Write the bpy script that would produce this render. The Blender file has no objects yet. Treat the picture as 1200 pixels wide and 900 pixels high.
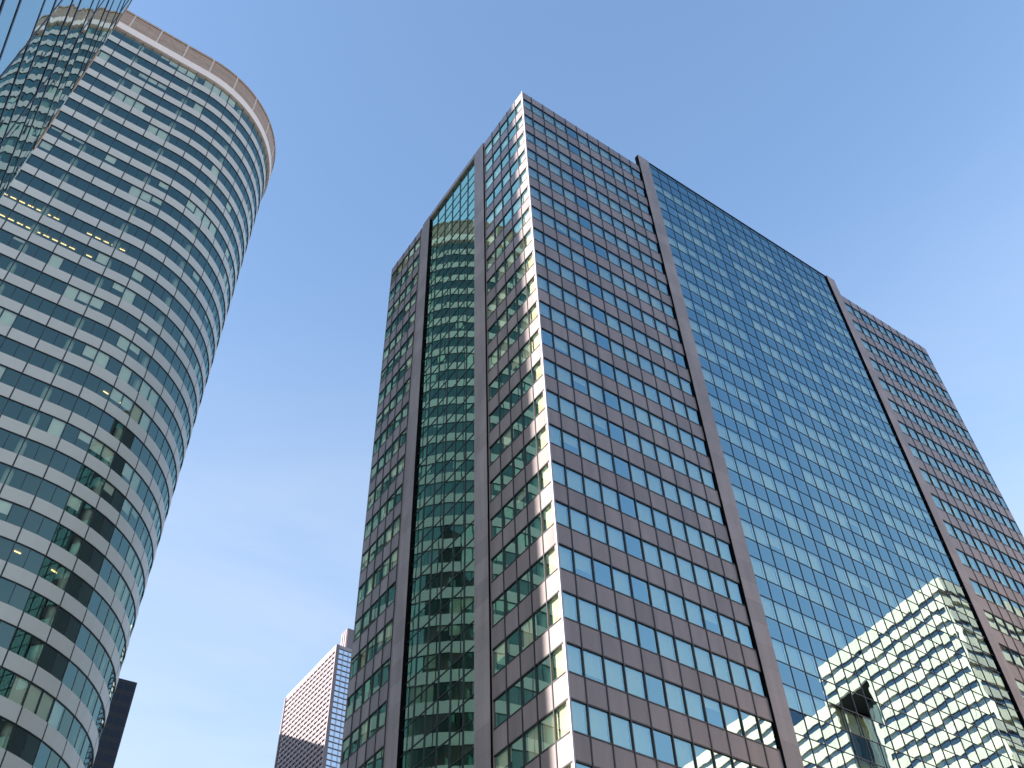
import bpy, math, random
from math import sin, cos, pi, radians, sqrt, atan2
from mathutils import Vector, Matrix
random.seed(7)
S = bpy.context.scene
COL = S.collection

# ------------------------------------------------------------------ camera numbers (solved from the photograph)
F_PX, PITCH, ROLL = 1199.4468, 0.84957, 0.0417
PITCH = radians(48.68); ROLL = radians(2.39)
GROUND = -1.6                                   # the eye is the origin, the ground is 1.6 m below it
AZ = radians(53.68)
CX, CY = 2.3835, 49.2946                        # near corner of the main tower
RX, RY = sin(AZ), cos(AZ)                       # street direction s (along the right facade)
LX, LY = -cos(AZ), sin(AZ)                      # street direction t (along the left facade)
ROT = atan2(RY, RX)
H = 3.6
Z1 = 102.257                                    # top of the highest window row


def st(s, t, z=0.0):
    return Vector((CX + s*RX + t*LX, CY + s*RY + t*LY, z))


def project(p):
    x, y, z = p
    cp, sp = cos(PITCH), sin(PITCH)
    zc = y*cp + z*sp
    yc = -y*sp + z*cp
    if zc < 0.1:
        return None
    x2 = cos(ROLL)*x - sin(ROLL)*yc
    y2 = sin(ROLL)*x + cos(ROLL)*yc
    return (600 + F_PX*x2/zc, 450 - F_PX*y2/zc)


def clip_area(poly):
    """area in pixels of a world polygon inside the 1200x900 frame"""
    q = []
    for p in poly:
        a = project(p)
        if a is None:
            return 0.0
        q.append(a)
    for axis, lim, sgn in ((0, 0, 1), (0, 1200, -1), (1, 0, 1), (1, 900, -1)):
        out = []
        for i in range(len(q)):
            a, b = q[i-1], q[i]
            da, db = sgn*(a[axis]-lim), sgn*(b[axis]-lim)
            if (da >= 0) != (db >= 0):
                k = da/(da-db)
                out.append((a[0]+k*(b[0]-a[0]), a[1]+k*(b[1]-a[1])))
            if db >= 0:
                out.append(b)
        q = out
        if not q:
            return 0.0
    return abs(sum(q[i-1][0]*q[i][1]-q[i][0]*q[i-1][1] for i in range(len(q))))/2


# ------------------------------------------------------------------ materials
class NT:
    def __init__(self, name):
        self.m = bpy.data.materials.new(name)
        self.m.use_nodes = True
        self.t = self.m.node_tree
        self.t.nodes.clear()
        self.out = self.n('ShaderNodeOutputMaterial')

    def n(self, typ, **kw):
        o = self.t.nodes.new(typ)
        for k, v in kw.items():
            setattr(o, k, v)
        return o

    def set(self, node, **kw):
        for k, v in kw.items():
            node.inputs[k.replace('_', ' ')].default_value = v
        return node

    def l(self, a, b):
        self.t.links.new(a, b)


def c4(c):
    return (c[0], c[1], c[2], 1.0)


def solid(name, col, rough=0.6, metal=0.0, spec=0.5, var=0.0, scale=3.0, island=0.0, bump=0.0, bscale=40.0, coat=0.0):
    k = NT(name)
    b = k.n('ShaderNodeBsdfPrincipled')
    b.inputs['Base Color'].default_value = c4(col)
    b.inputs['Roughness'].default_value = rough
    b.inputs['Metallic'].default_value = metal
    b.inputs['Specular IOR Level'].default_value = spec
    b.inputs['Coat Weight'].default_value = coat
    b.inputs['Coat Roughness'].default_value = 0.08
    if var or island:
        tc = k.n('ShaderNodeTexCoord')
        no = k.n('ShaderNodeTexNoise')
        k.set(no, Scale=scale, Detail=6.0, Roughness=0.65)
        k.l(tc.outputs['Object'], no.inputs['Vector'])
        mr = k.n('ShaderNodeMapRange')
        k.set(mr, From_Min=0.3, From_Max=0.7, To_Min=1-var, To_Max=1+var)
        k.l(no.outputs['Fac'], mr.inputs['Value'])
        val = mr.outputs[0]
        if island:
            g = k.n('ShaderNodeNewGeometry')
            m2 = k.n('ShaderNodeMapRange')
            k.set(m2, To_Min=1-island, To_Max=1+island)
            k.l(g.outputs['Random Per Island'], m2.inputs['Value'])
            mu = k.n('ShaderNodeMath', operation='MULTIPLY')
            k.l(val, mu.inputs[0]); k.l(m2.outputs[0], mu.inputs[1])
            val = mu.outputs[0]
        hv = k.n('ShaderNodeHueSaturation')
        hv.inputs['Color'].default_value = c4(col)
        k.l(val, hv.inputs['Value'])
        k.l(hv.outputs[0], b.inputs['Base Color'])
    if bump:
        tc = k.n('ShaderNodeTexCoord')
        no = k.n('ShaderNodeTexNoise')
        k.set(no, Scale=bscale, Detail=3.0)
        k.l(tc.outputs['Object'], no.inputs['Vector'])
        bp = k.n('ShaderNodeBump')
        k.set(bp, Strength=bump, Distance=0.01)
        k.l(no.outputs['Fac'], bp.inputs['Height'])
        k.l(bp.outputs[0], b.inputs['Normal'])
    k.l(b.outputs[0], k.out.inputs[0])
    return k.m


def granite(name, col, rough=0.35):
    k = NT(name)
    b = k.n('ShaderNodeBsdfPrincipled')
    b.inputs['Roughness'].default_value = rough
    b.inputs['Specular IOR Level'].default_value = 0.45
    tc = k.n('ShaderNodeTexCoord')
    fine = k.n('ShaderNodeTexNoise'); k.set(fine, Scale=14.0, Detail=8.0, Roughness=0.8)
    big = k.n('ShaderNodeTexNoise'); k.set(big, Scale=0.35, Detail=4.0)
    mpg = k.n('ShaderNodeMapping'); mpg.inputs['Scale'].default_value = (3.0, 3.0, 0.35)   # rain streaks run down
    k.l(tc.outputs['Object'], fine.inputs['Vector']); k.l(tc.outputs['Object'], mpg.inputs['Vector']); k.l(mpg.outputs[0], big.inputs['Vector'])
    r1 = k.n('ShaderNodeMapRange'); k.set(r1, From_Min=0.25, From_Max=0.75, To_Min=0.72, To_Max=1.28)
    r2 = k.n('ShaderNodeMapRange'); k.set(r2, From_Min=0.3, From_Max=0.7, To_Min=0.86, To_Max=1.14)
    k.l(fine.outputs['Fac'], r1.inputs['Value']); k.l(big.outputs['Fac'], r2.inputs['Value'])
    g = k.n('ShaderNodeNewGeometry')
    r3 = k.n('ShaderNodeMapRange'); k.set(r3, To_Min=0.86, To_Max=1.12)
    k.l(g.outputs['Random Per Island'], r3.inputs['Value'])
    m1 = k.n('ShaderNodeMath', operation='MULTIPLY'); m2 = k.n('ShaderNodeMath', operation='MULTIPLY')
    k.l(r1.outputs[0], m1.inputs[0]); k.l(r2.outputs[0], m1.inputs[1])
    k.l(m1.outputs[0], m2.inputs[0]); k.l(r3.outputs[0], m2.inputs[1])
    hv = k.n('ShaderNodeHueSaturation'); hv.inputs['Color'].default_value = c4(col)
    k.l(m2.outputs[0], hv.inputs['Value']); k.l(hv.outputs[0], b.inputs['Base Color'])
    k.l(b.outputs[0], k.out.inputs[0])
    return k.m


def glass(name, trans, refl, fac, fresnel=None, rough=0.004, wave=0.25, wscale=0.55, back=None):
    """coated architectural glass: a mirror-like reflection over what lies behind the pane (or over an opaque back)"""
    k = NT(name)
    tc = k.n('ShaderNodeTexCoord')
    no = k.n('ShaderNodeTexNoise'); k.set(no, Scale=wscale, Detail=1.5, Roughness=0.5)
    k.l(tc.outputs['Object'], no.inputs['Vector'])
    bp = k.n('ShaderNodeBump'); k.set(bp, Strength=wave, Distance=0.01)
    k.l(no.outputs['Fac'], bp.inputs['Height'])
    gl = k.n('ShaderNodeBsdfGlossy')
    gl.inputs['Color'].default_value = c4(refl)
    gl.inputs['Roughness'].default_value = rough
    k.l(bp.outputs[0], gl.inputs['Normal'])
    if back is None:
        tr = k.n('ShaderNodeBsdfTransparent'); tr.inputs['Color'].default_value = c4(trans)
    else:
        tr = k.n('ShaderNodeBsdfDiffuse'); tr.inputs['Color'].default_value = c4(back)
    mx = k.n('ShaderNodeMixShader')
    fr = k.n('ShaderNodeFresnel'); fr.inputs['IOR'].default_value = fresnel or 1.5
    k.l(bp.outputs[0], fr.inputs['Normal'])
    mm = k.n('ShaderNodeMapRange'); k.set(mm, From_Min=0.0, From_Max=1.0, To_Min=fac, To_Max=1.0)
    k.l(fr.outputs[0], mm.inputs['Value'])
    k.l(mm.outputs[0], mx.inputs[0])
    k.l(tr.outputs[0], mx.inputs[1]); k.l(gl.outputs[0], mx.inputs[2])
    k.l(mx.outputs[0], k.out.inputs[0])
    return k.m


def glass2(name, R, T, rough=0.004, wave=0.32, wscale=0.5):
    """coated pane: reflectance R and transmittance T per colour"""
    k = NT(name)
    tc = k.n('ShaderNodeTexCoord')
    no = k.n('ShaderNodeTexNoise'); k.set(no, Scale=wscale, Detail=1.5, Roughness=0.5)
    k.l(tc.outputs['Object'], no.inputs['Vector'])
    bp = k.n('ShaderNodeBump'); k.set(bp, Strength=wave, Distance=0.01)
    k.l(no.outputs['Fac'], bp.inputs['Height'])
    gl = k.n('ShaderNodeBsdfGlossy'); gl.inputs['Color'].default_value = c4(R); gl.inputs['Roughness'].default_value = rough
    k.l(bp.outputs[0], gl.inputs['Normal'])
    tr = k.n('ShaderNodeBsdfTransparent'); tr.inputs['Color'].default_value = c4(T)
    ad = k.n('ShaderNodeAddShader')
    k.l(gl.outputs[0], ad.inputs[0]); k.l(tr.outputs[0], ad.inputs[1])
    k.l(ad.outputs[0], k.out.inputs[0])
    return k.m


def lamp(name, col, power):
    k = NT(name)
    e = k.n('ShaderNodeEmission'); e.inputs['Color'].default_value = c4(col); e.inputs['Strength'].default_value = power
    k.l(e.outputs[0], k.out.inputs[0])
    return k.m


M = dict(
    granite=granite('brown_granite', (0.188, 0.154, 0.154)),
    pilaster=granite('pilaster_granite', (0.215, 0.183, 0.183), 0.45),
    vision=glass2('vision_glass', (0.225, 0.375, 0.42), (0.40, 0.40, 0.26)),
    visionleft=glass2('green_vision_glass', (0.44, 0.68, 0.53), (0.56, 0.50, 0.42), wave=0.16),
    darkglass=glass2('spandrel_glass', (0.20, 0.335, 0.385), (0.05, 0.05, 0.05)),
    darkleft=glass2('green_spandrel_glass', (0.43, 0.68, 0.52), (0.05, 0.05, 0.05), wave=0.16),
    mullion=solid('black_mullion', (0.012, 0.012, 0.015), 0.4),
    gap=solid('dark_gap', (0.004, 0.004, 0.005), 0.9, spec=0.05),
    bluemullion=solid('blue_mullion', (0.03, 0.045, 0.07), 0.4),
    backing=solid('dark_room', (0.035, 0.04, 0.045), 0.9),
    mblind=solid('pale_blind', (0.62, 0.62, 0.54), 0.8, island=0.3, var=0.02),
    roof=solid('roof_gravel', (0.25, 0.24, 0.22), 0.9, var=0.2),
    cwhite=solid('white_enamel_panel', (0.56, 0.53, 0.485), 0.35, spec=0.4, var=0.03, scale=0.4, island=0.05),
    cglass=glass('tower_glass', (0.92, 0.94, 0.88), (0.62, 0.95, 0.87), 0.11, fresnel=1.55, wave=0.12),
    cjoint=solid('dark_joint', (0.02, 0.02, 0.022), 0.5),
    cslab=solid('ceiling_white', (0.22, 0.27, 0.25), 0.8),
    ccore=solid('core_wall', (0.035, 0.075, 0.07), 0.8, var=0.25, scale=0.5),
    ccol=solid('painted_column', (0.62, 0.74, 0.62), 0.5),
    cblind=solid('roller_blind', (0.95, 0.90, 0.84), 0.8, island=0.12, var=0.02),
    crown=solid('brown_louvre', (0.42, 0.295, 0.225), 0.55, metal=0.1, var=0.12, scale=1.5, island=0.08),
    crownjoint=solid('pale_louvre_post', (0.62, 0.50, 0.41), 0.5),
    cornice=solid('white_cornice', (0.86, 0.72, 0.66), 0.45, var=0.03, scale=0.6),
    lamp=lamp('fluorescent_light', (1.0, 0.72, 0.30), 0.5),
    wallglass=glass('green_wall_glass', None, (0.80, 0.93, 0.86), 0.72, wave=0.35, wscale=0.6, back=(0.02, 0.035, 0.03)),
    transom=solid('dark_transom', (0.012, 0.012, 0.03), 0.35),
    glint=solid('orange_glint', (0.75, 0.42, 0.22), 0.35, metal=0.6),  # sunlit orange glint put into the colour
    fin=solid('pale_fin', (0.55, 0.60, 0.58), 0.35),
    pinkpanel=solid('pink_panel', (0.165, 0.132, 0.146), 0.5, var=0.04, island=0.04),
    pinkglass=glass('grey_glass', None, (0.6, 0.6, 0.66), 0.25, back=(0.10, 0.08, 0.088)),
    blueglass=glass('blue_glass', None, (0.74, 0.86, 0.98), 0.78, back=(0.02, 0.03, 0.05)),
    greymetal=solid('grey_metal', (0.30, 0.27, 0.30), 0.45),
    blackpanel=solid('black_panel', (0.010, 0.012, 0.018), 0.4, spec=0.3, var=0.1),
    blackglass=glass('black_glass', None, (0.25, 0.32, 0.4), 0.03, back=(0.008, 0.01, 0.016)),
    wpanel=solid('white_stone_panel', (0.72, 0.51, 0.38), 0.5, var=0.05, scale=0.7, island=0.06),
    wglass=glass('ribbon_glass', None, (0.5, 0.62, 0.78), 0.32, back=(0.03, 0.04, 0.06)),
    wsoffit=solid('brown_soffit', (0.12, 0.085, 0.06), 0.7, var=0.15),
    wcurve=solid('grey_fluted_wall', (0.13, 0.125, 0.115), 0.55, var=0.06),
    paving=solid('stone_paving', (0.13, 0.125, 0.12), 0.8, var=0.15, scale=0.2),
)


# ------------------------------------------------------------------ mesh building
class MB:
    def __init__(self, o=(0, 0, 0)):
        self.v = []; self.f = []; self.mi = []; self.o = o; self.cur = 0

    def quad(self, *ps):
        i = len(self.v)
        self.v += [(p[0]-self.o[0], p[1]-self.o[1], p[2]-self.o[2]) for p in ps]
        self.f.append(tuple(range(i, i+len(ps)))); self.mi.append(self.cur)

    def box(self, x0, x1, y0, y1, z0, z1):
        self.hexa([(x0, y0), (x1, y0), (x1, y1), (x0, y1)], z0, z1)

    def hexa(self, ring, z0, z1):
        """prism over a plan polygon (counter-clockwise)"""
        n = len(ring); i = len(self.v); o = self.o
        self.v += [(x-o[0], y-o[1], z0-o[2]) for x, y in ring] + [(x-o[0], y-o[1], z1-o[2]) for x, y in ring]
        self.f.append(tuple(reversed(range(i, i+n)))); self.f.append(tuple(range(i+n, i+2*n)))
        for k in range(n):
            q = (k+1) % n
            self.f.append((i+k, i+q, i+n+q, i+n+k))
        self.mi += [self.cur]*(n+2)

    def build(self, name, mats, parent=None, smooth=False):
        me = bpy.data.meshes.new(name)
        me.from_pydata(self.v, [], self.f)
        mats = mats if isinstance(mats, (list, tuple)) else [mats]
        for m in mats:
            me.materials.append(m)
        if len(mats) > 1:
            me.polygons.foreach_set('material_index', self.mi)
        if smooth:
            me.polygons.foreach_set('use_smooth', [True]*len(self.f))
        me.update()
        o = bpy.data.objects.new(name, me)
        COL.objects.link(o)
        if parent is not None:
            o.parent = parent
        return o


def thing(name, label, cat, loc, rot=0.0):
    o = bpy.data.objects.new(name, None)
    o.empty_display_size = 2
    o.location = loc; o.rotation_euler = (0, 0, rot)
    o['label'] = label; o['category'] = cat
    COL.objects.link(o)
    return o


def many(name, items, mat, parent, to_world, limit=100):
    """items: list of (MB, outline in the thing's frame). The ones that show largest are parts of their own, the rest one part."""
    sc = [(clip_area([to_world(p) for p in outl]), i) for i, (mb, outl) in enumerate(it[:2] for it in items)]
    sc.sort(reverse=True)
    single = sc[:limit] if len(items) > limit else sc
    rest = sc[len(single):]
    for a, i in single:
        items[i][0].build(name, items[i][2] if mat is None else mat, parent)
    if rest:
        big = MB()
        mats = []
        for a, i in rest:
            mb = items[i][0]
            mt = items[i][2] if mat is None else mat
            if mt not in mats:
                mats.append(mt)
            k = len(big.v)
            big.v += mb.v
            big.f += [tuple(j+k for j in f) for f in mb.f]
            big.mi += [mats.index(mt)]*len(mb.f)
        o = big.build(name, mats, parent)
        o['kind'] = 'stuff'


def jitter(a):
    return random.gauss(0, a)


# ================================================================== 1. main tower (local frame: x = s, y = t, z above ground)
base = st(0, 0, GROUND)
tower = thing('office_tower', 'brown granite and mirror glass office tower with flush pilasters, tallest beside the open sky', 'office tower', base, ROT)
GZ = -GROUND
ZT = Z1 + GZ                        # top of first window row, in the tower's frame
NF = 28
WIN, PAR = 1.95, 1.5
LS, LT = 65.42, 27.84


def tw(p):
    return st(p[0], p[1], p[2]+GROUND)


wall = MB(); frame = MB(); dark = MB(); core = MB(); darkl = MB(); drows = []; grid2 = MB()
wins = []; winsl = []; blinds = []


def fp(face, u, d, z):
    """facade coordinates: u along the facade, d depth inwards"""
    return (u, d, z) if face == 'R' else (d, u, z)


def fbox(mb, face, u0, u1, d0, d1, z0, z1):
    if face == 'R':
        mb.box(u0, u1, d0, d1, z0, z1)
    else:
        mb.box(d0, d1, u0, u1, z0, z1)


def pane(face, u0, u1, z0, z1, d, amp=0.0019, mb=None):
    if face == 'L':
        amp *= 0.5
    a, b = jitter(amp), jitter(amp)
    uc, zc = (u0+u1)/2, (z0+z1)/2
    mb = mb or MB()
    ps = []
    for u, z in ((u0, z0), (u1, z0), (u1, z1), (u0, z1)):
        ps.append(fp(face, u, d + a*(u-uc) + b*(z-zc), z))
    if face == 'L':
        ps.reverse()
    mb.quad(*ps)
    return mb, ps


def add_window(face, u0, u1, z0, z1, d, blind=True):
    (wins if face == 'R' else winsl).append(pane(face, u0+0.03, u1-0.03, z0, z1, d))
    if blind:
        r = random.random() if face == 'R' else 0.5 if u0 < 1 else random.choice((0.3, 0.9, 0.99, 0.99, 0.99))
        drop = 1.0 if r < 0.8 else random.choice((0.9, 0.75, 0.6, 0.45, 0.3)) if r < 0.96 else 0.05
        if drop > 0.1:
            mb = MB()
            ps = [fp(face, u, d+0.22, z) for u, z in ((u0+.06, z1-(z1-z0)*drop), (u1-.06, z1-(z1-z0)*drop), (u1-.06, z1+.05), (u0+.06, z1+.05))]
            mb.quad(*ps)
            blinds.append((mb, ps))


def granite_section(face, edges, lo, hi, darkcol=None, d=0.0, ztop=ZT+PAR):
    """bands of granite panels and windows; edges = panel joints, lo..hi = full width of the section"""
    pe = sorted(set([lo]+list(edges)+[hi]))
    zs = ztop
    for i in range(NF+1):
        wt = ZT - H*i
        zb = max(wt, 0.0)
        for a, b in zip(pe[:-1], pe[1:]):
            if b-a > 0.05:
                fbox(wall, face, a+0.006, b-0.006, d, d+0.3, zb, zs)
        if i == NF or wt - WIN < 0.5:
            break
        for k, (a, b) in enumerate(zip(edges[:-1], edges[1:])):
            add_window(face, a, b, wt-WIN, wt, d+0.05, blind=(k != darkcol))
        for a, b in ((lo, edges[0]), (edges[-1], hi)):
            if b-a > 0.05:
                fbox(wall, face, a+0.006, b-0.006, d, d+0.3, wt-WIN, wt)
        fbox(frame, face, edges[0], edges[-1], d-0.03, d+0.1, wt-0.05, wt+0.04)
        fbox(frame, face, edges[0], edges[-1], d-0.03, d+0.1, wt-WIN-0.04, wt-WIN+0.05)
        zs = wt-WIN
    for e in edges:
        if lo+0.2 < e < hi-0.2:
            fbox(frame, face, e-0.036, e+0.036, d-0.05, d+0.12, 0.2, ztop-0.03)


W = 1.5194
e1 = [0.10] + [1.2155 + W*k for k in range(11)]
e1[-1] = 16.30
granite_section('R', e1, 0.0, 16.33, darkcol=4)
e3 = [49.25] + [49.25 + W*k for k in range(1, 10)] + [49.25 + W*9 + 1.3]
e3 = [49.25 + 1.494*k for k in range(11)] + [65.32]
granite_section('R', e3, 49.05, LS, darkcol=6)
l1 = [0.10, 1.40, 2.88, 4.34, 5.82, 7.28]
granite_section('L', l1, 0.30, 7.40)
l3 = [20.9 + 1.385*k for k in range(5)] + [27.72]
granite_section('L', l3, 20.35, LT)

# middle of the right facade: all glass between two pilasters, higher than the granite sides
SEC2_TOP = ZT + 4.12
e2 = [18.02 + (47.5-18.02)/20*k for k in range(21)]
D2 = 0.04
for i in range(-1, NF):
    dark = MB(); drows.append((dark, 'darkglass'))
    wt = ZT - 0.12 - H*i
    vision = i >= 0
    for k, (a, b) in enumerate(zip(e2[:-1], e2[1:])):
        if vision:
            if wt-1.85 > 0.5:
                if k in (6, 13):
                    pane('R', a+.02, b-.02, wt-1.85, wt, D2, mb=dark)
                else:
                    add_window('R', a, b, wt-1.85, wt, D2)
            zlo = max(wt-H, 0.0)
            if zlo < wt-1.85:
                pane('R', a+.02, b-.02, zlo, wt-1.85, D2, mb=dark)
        else:
            pane('R', a+.02, b-.02, wt-H, wt-1.7, D2, mb=dark)
            pane('R', a+.02, b-.02, wt-1.7, SEC2_TOP, D2, mb=dark)
    for z in (wt-0.03, wt-1.85):
        if z > 0.3 and z < SEC2_TOP-0.2:
            grid2.box(18.0, 47.5, 0.0, 0.10, z-0.019, z+0.019)
for e in e2[1:-1]:
    grid2.box(e-0.017, e+0.017, -0.008, 0.10, 0.2, SEC2_TOP)
frame.box(18.0, 47.5, -0.04, 0.5, SEC2_TOP, SEC2_TOP+0.12)

# middle of the left facade: recessed all glass bay under a granite header
DL = 0.10
el = [9.22 + (18.68-9.22)/6*k for k in range(7)]
for i in range(0, NF):
    darkl = MB(); drows.append((darkl, 'darkleft'))
    wt = ZT - H*i
    for k, (a, b) in enumerate(zip(el[:-1], el[1:])):
        if wt-WIN > 0.5:
            add_window('L', a, b, wt-WIN, wt, DL, blind=False)
        zlo = max(wt-H, 0.0)
        if zlo < wt-WIN:
            pane('L', a+.02, b-.02, zlo, wt-WIN, DL, mb=darkl)
    for z in (wt, wt-WIN):
        if z > 0.3:
            fbox(frame, 'L', el[0], el[-1], DL-0.04, DL+0.08, z-0.04, z+0.04)
darkl = MB(); drows.append((darkl, 'darkleft'))
for k, (a, b) in enumerate(zip(el[:-1], el[1:])):
    pane('L', a+.02, b-.02, ZT, ZT+0.9, DL, mb=darkl)
for e in el[1:-1]:
    fbox(frame, 'L', e-0.04, e+0.04, DL-0.06, DL+0.1, 0.2, ZT+0.8)

wall.build('wall', M['granite'], tower)
frame.build('glazing_frame', M['mullion'], tower)
grid2.build('glazing_frame', M['bluemullion'], tower)
for d_, mn in drows:
    if d_.f:
        d_.build('spandrel_glass', M[mn], tower)


def pilaster(face, u0, u1, d0, z1, side):
    b = MB()
    z = 0.0
    while z < z1-0.1:
        zn = min(z + H/2, z1)
        if z1-zn < 0.6:
            zn = z1
        fbox(b, face, u0+0.05 if side < 0 else u0, u1 if side < 0 else u1, d0, 0.35, z+0.004, zn-0.004)
        z = zn
    b.build('pilaster', M['pilaster'], tower)


J = MB()
for (u0, u1, zt_) in ((16.33, 18.0, ZT+4.15), (47.5, 49.03, ZT+4.3)):
    fbox(J, 'R', u0, u0+0.045, -0.137, 0.34, 0.0, zt_-0.25)
    pilaster('R', u0, u1, -0.145, zt_, -1)
for (u0, u1, zt_) in ((7.40, 9.2, ZT+PAR+0.1), (18.70, 20.33, ZT+PAR+0.1)):
    fbox(J, 'L', u0, u0+0.045, -0.117, 0.34, 0.0, zt_-0.9)
    pilaster('L', u0, u1, -0.125, zt_, -1)
J.build('shadow_joint', M['gap'], tower)
hb = MB()
for k in range(6):
    fbox(hb, 'L', el[k]+.005, el[k+1]-.005, -0.125, 0.4, ZT+0.85, ZT+PAR+0.1)
hb.build('header_beam', M['pilaster'], tower)
# pale corner profile
cp_ = MB(); cp_.box(-0.03, 0.08, -0.03, 0.08, 0, ZT+PAR+0.05)
cp_.build('corner_trim', M['greymetal'], tower)
core.box(0.7, LS-0.7, 0.7, LT-0.7, 0, ZT+0.9)
core.build('core', M['backing'], tower)
rf = MB(); rf.box(0.31, LS-0.31, 0.31, LT-0.31, ZT+0.92, ZT+1.25)
rf.box(18.3, 47.3, 0.6, 8.0, ZT+1.27, SEC2_TOP-0.05)
rf.build('roof', M['roof'], tower)
bk = MB()       # plain far sides
bk.box(LS-0.3, LS, 0.31, LT, 0, ZT+PAR)
bk.box(0.31, LS-0.31, LT-0.3, LT-0.01, 0, ZT+PAR)
bk.build('rear_wall', M['granite'], tower)
many('window', [w_ + (M['vision'],) for w_ in wins] + [w_ + (M['visionleft'],) for w_ in winsl], None, tower, tw)
many('blind', blinds, M['mblind'], tower, tw)

# ================================================================== 2. curved tower (plan in s,t)
ZC = 143.57
SA, SB = -28.0, 15.4       # start of the rounded end, its half length
TF, TB = 38.6, 67.0        # front and rear facades
TM, TH = (TF+TB)/2, (TB-TF)/2
SEND = -121.6
MOD = 1.35
# fine outline of the plan
out = []
s = SEND
out.append((SEND, TF))
N = 400
arc = []
for i in range(N+1):
    th = -pi/2 + pi*i/N
    arc.append((SA + SB*cos(th), TM + TH*sin(th)))
out += arc
out.append((SEND, TB))
cum = [0.0]
for a, b in zip(out[:-1], out[1:]):
    cum.append(cum[-1]+sqrt((b[0]-a[0])**2+(b[1]-a[1])**2))


def at(L):
    """point and outward normal of the outline at arc length L"""
    import bisect
    L = min(max(L, 0.0), cum[-1]-1e-6)
    i = max(0, min(bisect.bisect_right(cum, L)-1, len(out)-2))
    a, b = out[i], out[i+1]
    k = (L-cum[i])/(cum[i+1]-cum[i])
    tx, ty = (b[0]-a[0]), (b[1]-a[1])
    n = sqrt(tx*tx+ty*ty)
    return (a[0]+k*tx, a[1]+k*ty), (ty/n, -tx/n)


LB = -29.137 - SEND                      # arc length of the measured column line
L0 = LB - 1.35*2*int(LB/2.7)
nodes = []
k = 0
while L0 + MOD*k <= cum[-1]-0.2:
    nodes.append(L0 + MOD*k); k += 1
colphase = round((LB-L0)/MOD) % 6


def off(L, d):
    (x, y), (nx, ny) = at(L)
    return (x+nx*d, y+ny*d)


cbase = st(-50, TM, GROUND)
ctower = thing('curved_tower', 'tall rounded tower of white bands and dark green glass under a brown louvred crown', 'office tower', cbase, ROT)
CO = (-50, TM, GROUND)


def cw(p):
    return st(p[0]+CO[0], p[1]+CO[1], p[2]+CO[2])


def cmb():
    return MB(CO)


def ringpts(d, step=1):
    return [off(L, d) for L in nodes[::step]]


NFL = 39
cwins = []; cblinds = []
SP, WN = 1.46, 2.14
joint = cmb()
lights = []
for f in range(NFL+1):
    zc = ZC - H*f                         # middle of spandrel f (0 = cornice position)
    if zc - SP/2 < GROUND:
        break
    if f > 0:
        band = cmb()
        for i in range(0, len(nodes)-2, 2):
            a, m_, b = nodes[i]+0.07, nodes[i+1], nodes[i+2]-0.07
            pa, pm, pb = off(a, 0.085), off(m_, 0.085), off(b, 0.085)
            qa, qm, qb = off(a, -0.05), off(m_, -0.05), off(b, -0.05)
            band.hexa([pa, pm, pb, qb, qm, qa], zc-SP/2+0.03, zc+SP/2)
        band.build('spandrel_band', M['cwhite'], ctower)
    # glazing below this spandrel
    zt_, zb_ = zc-SP/2, zc-H+SP/2
    if zb_ < GROUND+0.5:
        break
    run = 0
    for i in range(len(nodes)-1):
        a, b = nodes[i]+0.03, nodes[i+1]-0.03
        pa, pb = off(a, 0.0), off(b, 0.0)
        mb = cmb()
        t0, t1 = jitter(0.0018), jitter(0.0018)
        (x, y), (nx, ny) = at((a+b)/2)
        pts = [(pa[0]+nx*t0, pa[1]+ny*t0, zb_), (pb[0]-nx*t0, pb[1]-ny*t0, zb_), (pb[0]-nx*t0+nx*t1, pb[1]-ny*t0+ny*t1, zt_), (pa[0]+nx*t0+nx*t1, pa[1]+ny*t0+ny*t1, zt_)]
        mb.quad(*pts)
        loc_pts = [(p[0]-CO[0], p[1]-CO[1], p[2]-CO[2]) for p in pts]
        cwins.append((mb, loc_pts))
        if run == 0:
            pr = 0.05 + (0.2 if f in (2, 8, 14, 17, 20, 22, 23) else 0.0)
            run = random.choice((1, 1, 2, 2, 3, 4)) if random.random() < pr else 0
            drop = random.choice((1.0, 1.0, 0.97, 0.75, 0.6, 0.45))
        else:
            run -= 1
            dr = min(1.0, max(0.2, drop + random.choice((0, 0, 0, -0.3, 0.2))))
            q0, q1 = off(a+0.05, -0.14), off(b-0.05, -0.14)
            bm = cmb()
            zq = zt_-(zt_-zb_)*dr
            bp_ = [(q0[0], q0[1], zq), (q1[0], q1[1], zq), (q1[0], q1[1], zt_), (q0[0], q0[1], zt_)]
            bm.quad(*bp_)
            cblinds.append((bm, [(p[0]-CO[0], p[1]-CO[1], p[2]-CO[2]) for p in bp_]))
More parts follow.
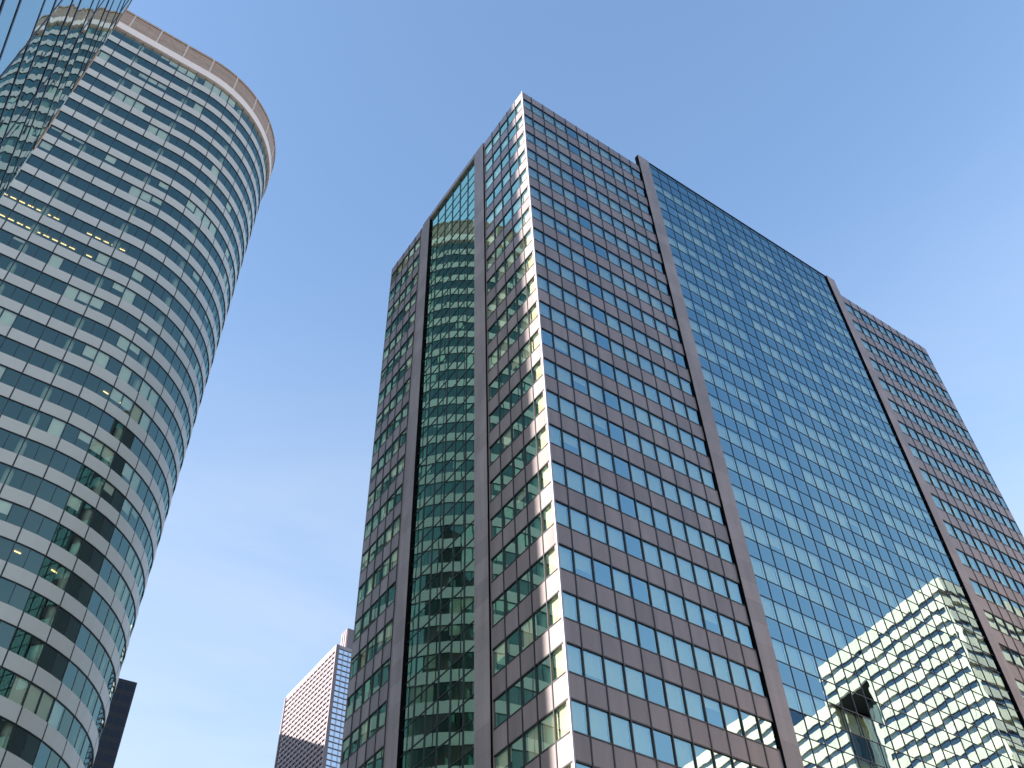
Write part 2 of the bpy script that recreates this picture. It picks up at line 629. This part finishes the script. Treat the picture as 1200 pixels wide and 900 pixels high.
# slabs, core, columns
for f in range(NFL+1):
    zc = ZC - H*f
    if zc-0.5 < GROUND:
        break
    sl = cmb()
    ring = [(SEND+0.5, TF+0.25)] + [off(L, -0.25) for L in nodes if L > 97-2 and L < cum[-1]-94] + [(SEND+0.5, TB-0.25)]
    sl.hexa(ring, zc-0.55, zc+0.35)
    sl.build('floor_slab', M['cslab'], ctower)
cr = cmb()
ring = [(SEND+3, TF+6.5)] + [(SA + (SB-6.0)*cos(-pi/2+pi*i/24), TM + (TH-6.5)*sin(-pi/2+pi*i/24)) for i in range(25)] + [(SEND+3, TB-6.5)]
cr.hexa(ring, GROUND, ZC+3)
cr.build('core', M['ccore'], ctower)
ew = cmb(); ew.box(SEND-0.1, SEND+0.4, TF-0.1, TB+0.1, GROUND, ZC+5)
ew.build('end_wall', M['cwhite'], ctower)
for i, L in enumerate(nodes):
    if i % 6 == colphase % 6:
        (cx, cy) = off(L, -0.75)
        c = cmb()
        c.hexa([(cx+0.40*cos(2*pi*j/20), cy+0.40*sin(2*pi*j/20)) for j in range(20)], GROUND, ZC)
        c.build('column', M['ccol'], ctower, smooth=False)
# thin mullions between panes
mu = cmb()
for i, L in enumerate(nodes):
    hw = 0.055 if i % 6 == colphase % 6 else 0.04 if i % 2 == 0 else 0.022
    p = [off(L-hw, 0.03), off(L+hw, 0.03), off(L+hw, -0.05), off(L-hw, -0.05)]
    mu.hexa(p, GROUND, ZC)
mu.build('mullion', M['cjoint'], ctower)
# dark rail that closes the joint under each spandrel
rl = cmb()
for f in range(1, NFL+1):
    zc = ZC - H*f
    if zc-SP/2 < GROUND+1:
        break
    for i in range(0, len(nodes)-2, 2):
        a, m_, b = nodes[i], nodes[i+1], nodes[i+2]
        rl.hexa([off(a, 0.055), off(m_, 0.055), off(b, 0.055), off(b, -0.04), off(m_, -0.04), off(a, -0.04)], zc-SP/2-0.06, zc+SP/2-0.05)
rl.build('backing_rail', M['cjoint'], ctower)
# cornice and crown
cn = cmb()
for i in range(0, len(nodes)-2, 2):
    a, m_, b = nodes[i], nodes[i+1], nodes[i+2]
    cn.hexa([off(a, 0.35), off(m_, 0.35), off(b, 0.35), off(b, -0.6), off(m_, -0.6), off(a, -0.6)], ZC-0.35, ZC+1.25)
cn.build('cornice', M['cornice'], ctower)
crn = cmb()
for i in range(0, len(nodes)-3, 3):
    ls = [nodes[i]+0.12, nodes[i+1], nodes[i+2], nodes[i+3]-0.12]
    for z in range(9):
        z0 = ZC+1.3+z*0.46
        crn.hexa([off(L, 0.30 if z < 8 else 0.42) for L in ls] + [off(L, -0.3) for L in reversed(ls)], z0, z0+0.40)
    post = cmb()
    post.hexa([off(nodes[i]-0.11, 0.36), off(nodes[i]+0.11, 0.36), off(nodes[i]+0.11, -0.3), off(nodes[i]-0.11, -0.3)], ZC+1.26, ZC+5.4)
    post.build('crown_post', M['crownjoint'], ctower)
crn.build('crown', M['crown'], ctower)
cb = cmb()
cb.hexa([(SEND+1, TF+0.5)] + [off(L, -0.5) for L in nodes if L > 95 and L < cum[-1]-94] + [(SEND+1, TB-0.5)], ZC+1.2, ZC+5.0)
cb.build('roof', M['roof'], ctower)
# lit ceiling lights seen through the glass
for f, s0, s1, pr in ((12, -60, -28, 0.6), (13, -60, -30, 0.75), (18, -25, -21, 0.5), (24, -26, -22, 0.3)):
    zc = ZC - H*f
    s_ = s0
    while s_ < s1:
        if random.random() < pr:
            L = s_ - SEND
            a, b = L, L+0.62
            p = [off(a, -1.3), off(b, -1.3), off(b, -1.37), off(a, -1.37)]
            m = cmb(); m.hexa(p, zc-0.66, zc-0.57)
            lights.append(m)
        s_ += 0.95
for m in lights:
    m.build('ceiling_light', M['lamp'], ctower)
many('window', cwins, M['cglass'], ctower, cw)
many('blind', cblinds, M['cblind'], ctower, cw)

# ================================================================== 3. glass wall building close on the left
AW = radians(-35.6); DW = 2.5
hx, hy = sin(AW), cos(AW)          # along the wall, away from us
nx_, ny_ = cos(AW), -sin(AW)       # out of the wall, to the right
SE = 16.9                          # distance of its far edge
gb = thing('glass_building', 'near glass walled building with close dark transoms that mirrors the curved tower', 'glass building', (-nx_*DW, -ny_*DW, GROUND), atan2(hy, hx))
# local frame: x along the wall (away), y = to the left (into the building), z above ground
GW0 = -14.0
GWT = 60.0
pn = MB(); tr_ = MB(); mv = MB()
zs = []
z = 14.13 + GZ - 3.2*5
while z < GWT:
    zs += [z, z+1.15]; z += 3.2
zs = [q for q in zs if q > 0]
xs = [10.3 + 3.0*k for k in range(-8, 3)]
xs = [x for x in xs if GW0 < x < SE-0.4]
xe = [GW0] + xs + [SE]
zz = [0.0] + zs + [GWT]
for a, b in zip(xe[:-1], xe[1:]):
    for c, d in zip(zz[:-1], zz[1:]):
        j0, j1 = jitter(0.0016), jitter(0.0016)
        w_, h_ = (b-a)/2, (d-c)/2
        pn.quad((a, 0.0-j0*w_-j1*h_, c), (b, j0*w_-j1*h_, c), (b, j0*w_+j1*h_, d), (a, -j0*w_+j1*h_, d))
for q in zs:
    tr_.box(GW0, SE, -0.011, 0.06, q-0.045, q+0.045)
for x in xs:
    mv.box(x-0.03, x+0.03, -0.008, 0.05, 0.02, GWT-0.02)
pn.build('glass_pane', M['wallglass'], gb)
tr_.build('transom', M['transom'], gb)
mv.build('mullion', M['transom'], gb)
bd = MB(); bd.box(GW0+0.05, SE-0.1, 0.12, 9.0, 0, GWT-0.05)
bd.build('building_core', M['backing'], gb)
ef = MB(); ef.box(SE-0.04, SE+0.03, -0.006, 0.1, 0.0, GWT)
ef.build('edge_fin', M['fin'], gb)
for zq, hq in ((28.4, 2.6), (32.3, 1.8), (36.3, 1.6), (24.8, 2.1)):  # added strips whose orange stands in for sun glints on the wall's edge
    t = MB(); t.box(SE-0.08, SE+0.035, -0.02, -0.0065, zq+GZ-hq/2, zq+GZ+hq/2)
    t.build('edge_glint', M['glint'], gb)

# ================================================================== 4. pink tower far behind
DP = 262.0
px, py = -0.20936/1.0*DP, 0.97784*DP
ps_, pt_ = (px-CX)*RX+(py-CY)*RY, (px-CX)*LX+(py-CY)*LY
pz = 0.67638*DP + GZ
pk = thing('pink_tower', 'distant tower with a sunlit pink gridded side and a blue glass front', 'office tower', (px, py, GROUND), ROT)
PL, PW = 33.0, 52.0
b = MB(); b.box(0.3, PW-0.3, 0.3, PL-0.3, 0, pz-0.6)
b.build('core', M['pinkglass'], pk)
wl = MB(); gg = MB()
fh = 3.5
nfl = int(pz/fh)
for i in range(nfl+1):
    z1_ = pz - fh*i
    for q in (0.0, 1.75):
        wl.box(-0.12, 0.25, 0.0, PL, max(z1_-q-0.95, 0), max(z1_-q, 0.1))
    gg.box(0.6, PW, -0.06, 0.2, z1_-0.16, z1_-0.05)
    gg.box(0.6, PW, -0.06, 0.2, z1_-1.85, z1_-1.74)
nb = 14
for k in range(nb+1):
    y = PL*k/nb
    wl.box(-0.2, -0.125, max(y-0.16, 0), min(y+0.16, PL), 0, pz)
wl.box(-0.45, 0.62, -0.5, 0.0, 0, pz+0.6)
wl.box(-0.45, 0.3, PL, PL+0.5, 0, pz+0.3)
for k in range(31):
    x = 0.7+(PW-1.4)*k/30
    gg.box(x-0.06, x+0.06, -0.10, -0.062, 0, pz)
wl.build('wall', M['pinkpanel'], pk)
gg.build('glazing_frame', M['greymetal'], pk)
fr = MB()
for i in range(nfl):
    for k in range(30):
        x0 = 0.7+(PW-1.4)*k/30; x1 = 0.7+(PW-1.4)*(k+1)/30
        z1_ = pz-fh*i
        j0, j1 = jitter(0.004), jitter(0.004)
        fr.quad((x0, 0.24-j0, z1_-fh), (x1, 0.24+j0, z1_-fh), (x1, 0.24+j0+j1, z1_), (x0, 0.24-j0+j1, z1_))
fr.build('glass_front', M['blueglass'], pk)
pr_ = MB(); pr_.box(-0.2, PW, PL*0.0-0.0, PL, pz, pz+0.9)
pr_.build('parapet', M['greymetal'], pk)
ph = MB(); ph.box(3.3, 30, 1.0, 5, pz+0.9, pz+8.5)
for k in range(3):
    ph.box(3.1, 3.29, 1.2+1.3*k, 1.8+1.3*k, pz+0.9, pz+8.3)
ph.build('roof_house', M['pinkpanel'], pk)

# ================================================================== 5. dark slab far behind the curved tower
DD = 262.0
dx, dy = -0.39923*DD, 0.91685*DD
dz = 0.60073*DD + GZ
dk = thing('dark_tower', 'narrow black tower peeking out behind the foot of the curved tower', 'office tower', (dx, dy, GROUND), radians(31.5))
b = MB(); b.box(-36, 0, 0, 50, 0, dz)
b.build('body', M['blackpanel'], dk)
cr_, sr_ = cos(radians(31.5)), sin(radians(31.5))


def dloc(x, y):
    return ((x-dx)*cr_ + (y-dy)*sr_, -(x-dx)*sr_ + (y-dy)*cr_)


b = MB()            # unseen wing behind the curved tower, added to shade the foot of the pink tower
b.hexa([dloc(-172.0, 211.5), dloc(-127.5, 263.5), dloc(-143.0, 277.0), dloc(-187.5, 225.0)], 0, 182.3+GZ)
b.build('added_shade_wing', M['blackpanel'], dk)
g = MB()
for i in range(int(dz/3.4)):
    for k in range(12):
        x1 = -0.5-3.0*k
        g.quad((x1-2.7, -0.02+jitter(.004), dz-3.4*i-2.9), (x1, -0.02+jitter(.004), dz-3.4*i-2.9), (x1, -0.02+jitter(.004), dz-3.4*i-1.0), (x1-2.7, -0.02+jitter(.004), dz-3.4*i-1.0))
g.build('window', M['blackglass'], dk)['kind'] = 'stuff'

# ================================================================== 6. white building across the street (seen in the mirror glass)
ws, wt0 = 115.878, -36.97
wz = 111.74 + GZ
# its face runs along the local direction (0.0869, -0.9962) in (s,t); x = along the face, y = into the building
fx, fy = 0.08688*RX - 0.99622*LX, 0.08688*RY - 0.99622*LY
wb = thing('white_building', 'sunlit white banded building with a dark notch, mirrored low in the granite tower glass', 'office building', st(ws, wt0, GROUND), atan2(fy, fx))
DEP = 40.0


def block(a0, a1, y0, z0, z1, bands, glassb, side=False):
    """white bands and dark ribbons on the face y = y0 and, at a0, on the side"""
    glassb.box(a0+0.35, a1-0.05, y0+0.35, y0+DEP-0.4, z0, z1-0.3)
    zt = z1
    first = True
    while zt > z0+0.5:
        hh = 2.6 if first else 1.85
        zb = max(zt-hh, z0)
        n = max(1, int(round((a1-a0)/1.55)))
        for k in range(n):
            x0 = a0+(a1-a0)*k/n; x1 = a0+(a1-a0)*(k+1)/n
            bands.box(x0+0.025, x1-0.025, y0, y0+0.3, zb, zt if not first else zt-0.02)
        if side:
            m = int(DEP/1.55)
            for k in range(m):
                q0 = y0+0.32+(DEP-0.32)*k/m; q1 = y0+0.32+(DEP-0.32)*(k+1)/m
                bands.box(a0-0.0, a0+0.3, q0+0.025, q1-0.025, zb, zt)
        zt = zb-1.12
        first = False


bands = MB(); rib = MB()
block(0.0, 21.7, 0.0, 0.0, wz, bands, rib, side=True)
block(21.7, 32.3, 0.0, wz-8.4, wz, bands, rib)
block(31.2, 47.0, 1.2, 0.0, wz-7.2, bands, rib)
block(47.0, 90.0, 0.0, 0.0, wz+0.8, bands, rib)
bands.build('wall', M['wpanel'], wb)
rib.build('window_ribbon', M['wglass'], wb)
wr = MB()
wr.box(0.0, 32.25, 0.31, DEP-0.3, wz-0.29, wz-0.1); wr.box(32.3, 46.9, 1.6, DEP-0.3, wz-7.48, wz-7.3); wr.box(47.1, 89.9, 0.4, DEP-0.3, wz+0.52, wz+0.7)
wr.build('roof', M['roof'], wb)
pier = MB()
for x0, x1, z in ((20.9, 21.75, wz-8.45), (0.0, 0.6, wz-0.5)):
    pier.box(x0, x1, -0.12, -0.003, 0, z)
pier.build('pier', M['wpanel'], wb)
so = MB(); so.box(21.75, 31.15, 0.05, 14.0, wz-8.75, wz-8.42)
so.build('soffit', M['wsoffit'], wb)
cvw = MB()
for k in range(24):
    a = pi*k/24; b_ = pi*(k+1)/24
    r0, r1 = 5.0, 4.75
    cxx, cyy = 26.45, 11.0
    rr = r0 if k % 2 else r1
    cvw.hexa([(cxx-rr*cos(a), cyy-rr*sin(a)*1.3), (cxx-rr*cos(b_), cyy-rr*sin(b_)*1.3), (cxx, cyy+2)], 0, wz-8.8)
cvw.build('fluted_wall', M['wcurve'], wb)

# ================================================================== ground
g = MB()
g.quad((-2500, -2500, GROUND), (2500, -2500, GROUND), (2500, 2500, GROUND), (-2500, 2500, GROUND))
go = g.build('ground', M['paving'])
go['kind'] = 'structure'; go['label'] = 'pale stone paving of the plaza around the towers'; go['category'] = 'ground'

# ================================================================== light
SUN_EL = radians(17.0)
ss, tt = -0.9575, 0.289
sx, sy = ss*RX+tt*LX, ss*RY+tt*LY
n = sqrt(sx*sx+sy*sy); sx /= n; sy /= n
sun_dir = Vector((sx*cos(SUN_EL), sy*cos(SUN_EL), sin(SUN_EL)))
ld = bpy.data.lights.new('sun', 'SUN')
ld.energy = 5.0; ld.angle = radians(0.35); ld.color = (1.0, 0.95, 0.87)
lo = bpy.data.objects.new('sun', ld); COL.objects.link(lo)
lo.rotation_euler = sun_dir.to_track_quat('Z', 'Y').to_euler()
w = bpy.data.worlds.new('World'); S.world = w; w.use_nodes = True
nt = w.node_tree
bg = nt.nodes['Background']
sk = nt.nodes.new('ShaderNodeTexSky'); sk.sky_type = 'NISHITA'; sk.sun_disc = False
sk.sun_elevation = SUN_EL; sk.sun_rotation = atan2(sx, sy)
sk.air_density = 1.0; sk.dust_density = 0.3; sk.ozone_density = 1.8
tcw = nt.nodes.new('ShaderNodeTexCoord')
sep = nt.nodes.new('ShaderNodeSeparateXYZ'); nt.links.new(tcw.outputs['Generated'], sep.inputs[0])
veil = nt.nodes.new('ShaderNodeMapRange'); veil.interpolation_type = 'SMOOTHSTEP'
for k_, v_ in (('From Min', 0.86), ('From Max', 0.40), ('To Min', 0.0), ('To Max', 1.0)):
    veil.inputs[k_].default_value = v_
nt.links.new(sep.outputs['Z'], veil.inputs['Value'])
mp = nt.nodes.new('ShaderNodeMapping'); mp.inputs['Scale'].default_value = (1.0, 1.6, 3.2)
nt.links.new(tcw.outputs['Generated'], mp.inputs['Vector'])
cn_ = nt.nodes.new('ShaderNodeTexNoise')
cn_.inputs['Scale'].default_value = 2.6; cn_.inputs['Detail'].default_value = 7.0; cn_.inputs['Roughness'].default_value = 0.55
cn_.inputs['Distortion'].default_value = 0.6
nt.links.new(mp.outputs[0], cn_.inputs['Vector'])
cr2 = nt.nodes.new('ShaderNodeMapRange')
for k_, v_ in (('From Min', 0.35), ('From Max', 0.75), ('To Min', 0.42), ('To Max', 0.92)):
    cr2.inputs[k_].default_value = v_
nt.links.new(cn_.outputs['Fac'], cr2.inputs['Value'])
mu_ = nt.nodes.new('ShaderNodeMath'); mu_.operation = 'MULTIPLY'
nt.links.new(veil.outputs[0], mu_.inputs[0]); nt.links.new(cr2.outputs[0], mu_.inputs[1])
mix = nt.nodes.new('ShaderNodeMix'); mix.data_type = 'RGBA'
nt.links.new(mu_.outputs[0], mix.inputs['Factor'])
nt.links.new(sk.outputs[0], mix.inputs['A'])
mix.inputs['B'].default_value = (1.75, 1.95, 2.2, 1.0)      # thin high cloud
nt.links.new(mix.outputs['Result'], bg.inputs['Color'])
bg.inputs['Strength'].default_value = 0.107

# ================================================================== camera
cd = bpy.data.cameras.new('camera'); cam = bpy.data.objects.new('camera', cd); COL.objects.link(cam)
cd.sensor_fit = 'HORIZONTAL'; cd.sensor_width = 36.0; cd.lens = 36.0*F_PX/1200.0
cd.clip_start = 0.1; cd.clip_end = 6000
X = Vector((1, 0, 0)); Y = Vector((0, -sin(PITCH), cos(PITCH))); Fw = Vector((0, cos(PITCH), sin(PITCH)))
R = X*cos(ROLL) - Y*sin(ROLL); U = X*sin(ROLL) + Y*cos(ROLL)
m = Matrix(((R.x, U.x, -Fw.x, 0), (R.y, U.y, -Fw.y, 0), (R.z, U.z, -Fw.z, 0), (0, 0, 0, 1)))
cam.matrix_world = m
S.camera = cam
vs = S.view_settings
vs.view_transform = 'Standard'; vs.look = 'None'; vs.exposure = 2.1; vs.gamma = 1.0; vs.use_curve_mapping = False
S.cycles.max_bounces = 10; S.cycles.glossy_bounces = 6; S.cycles.transparent_max_bounces = 12; S.cycles.diffuse_bounces = 3
S.cycles.use_denoising = True
S.cycles.sample_clamp_indirect = 6.0
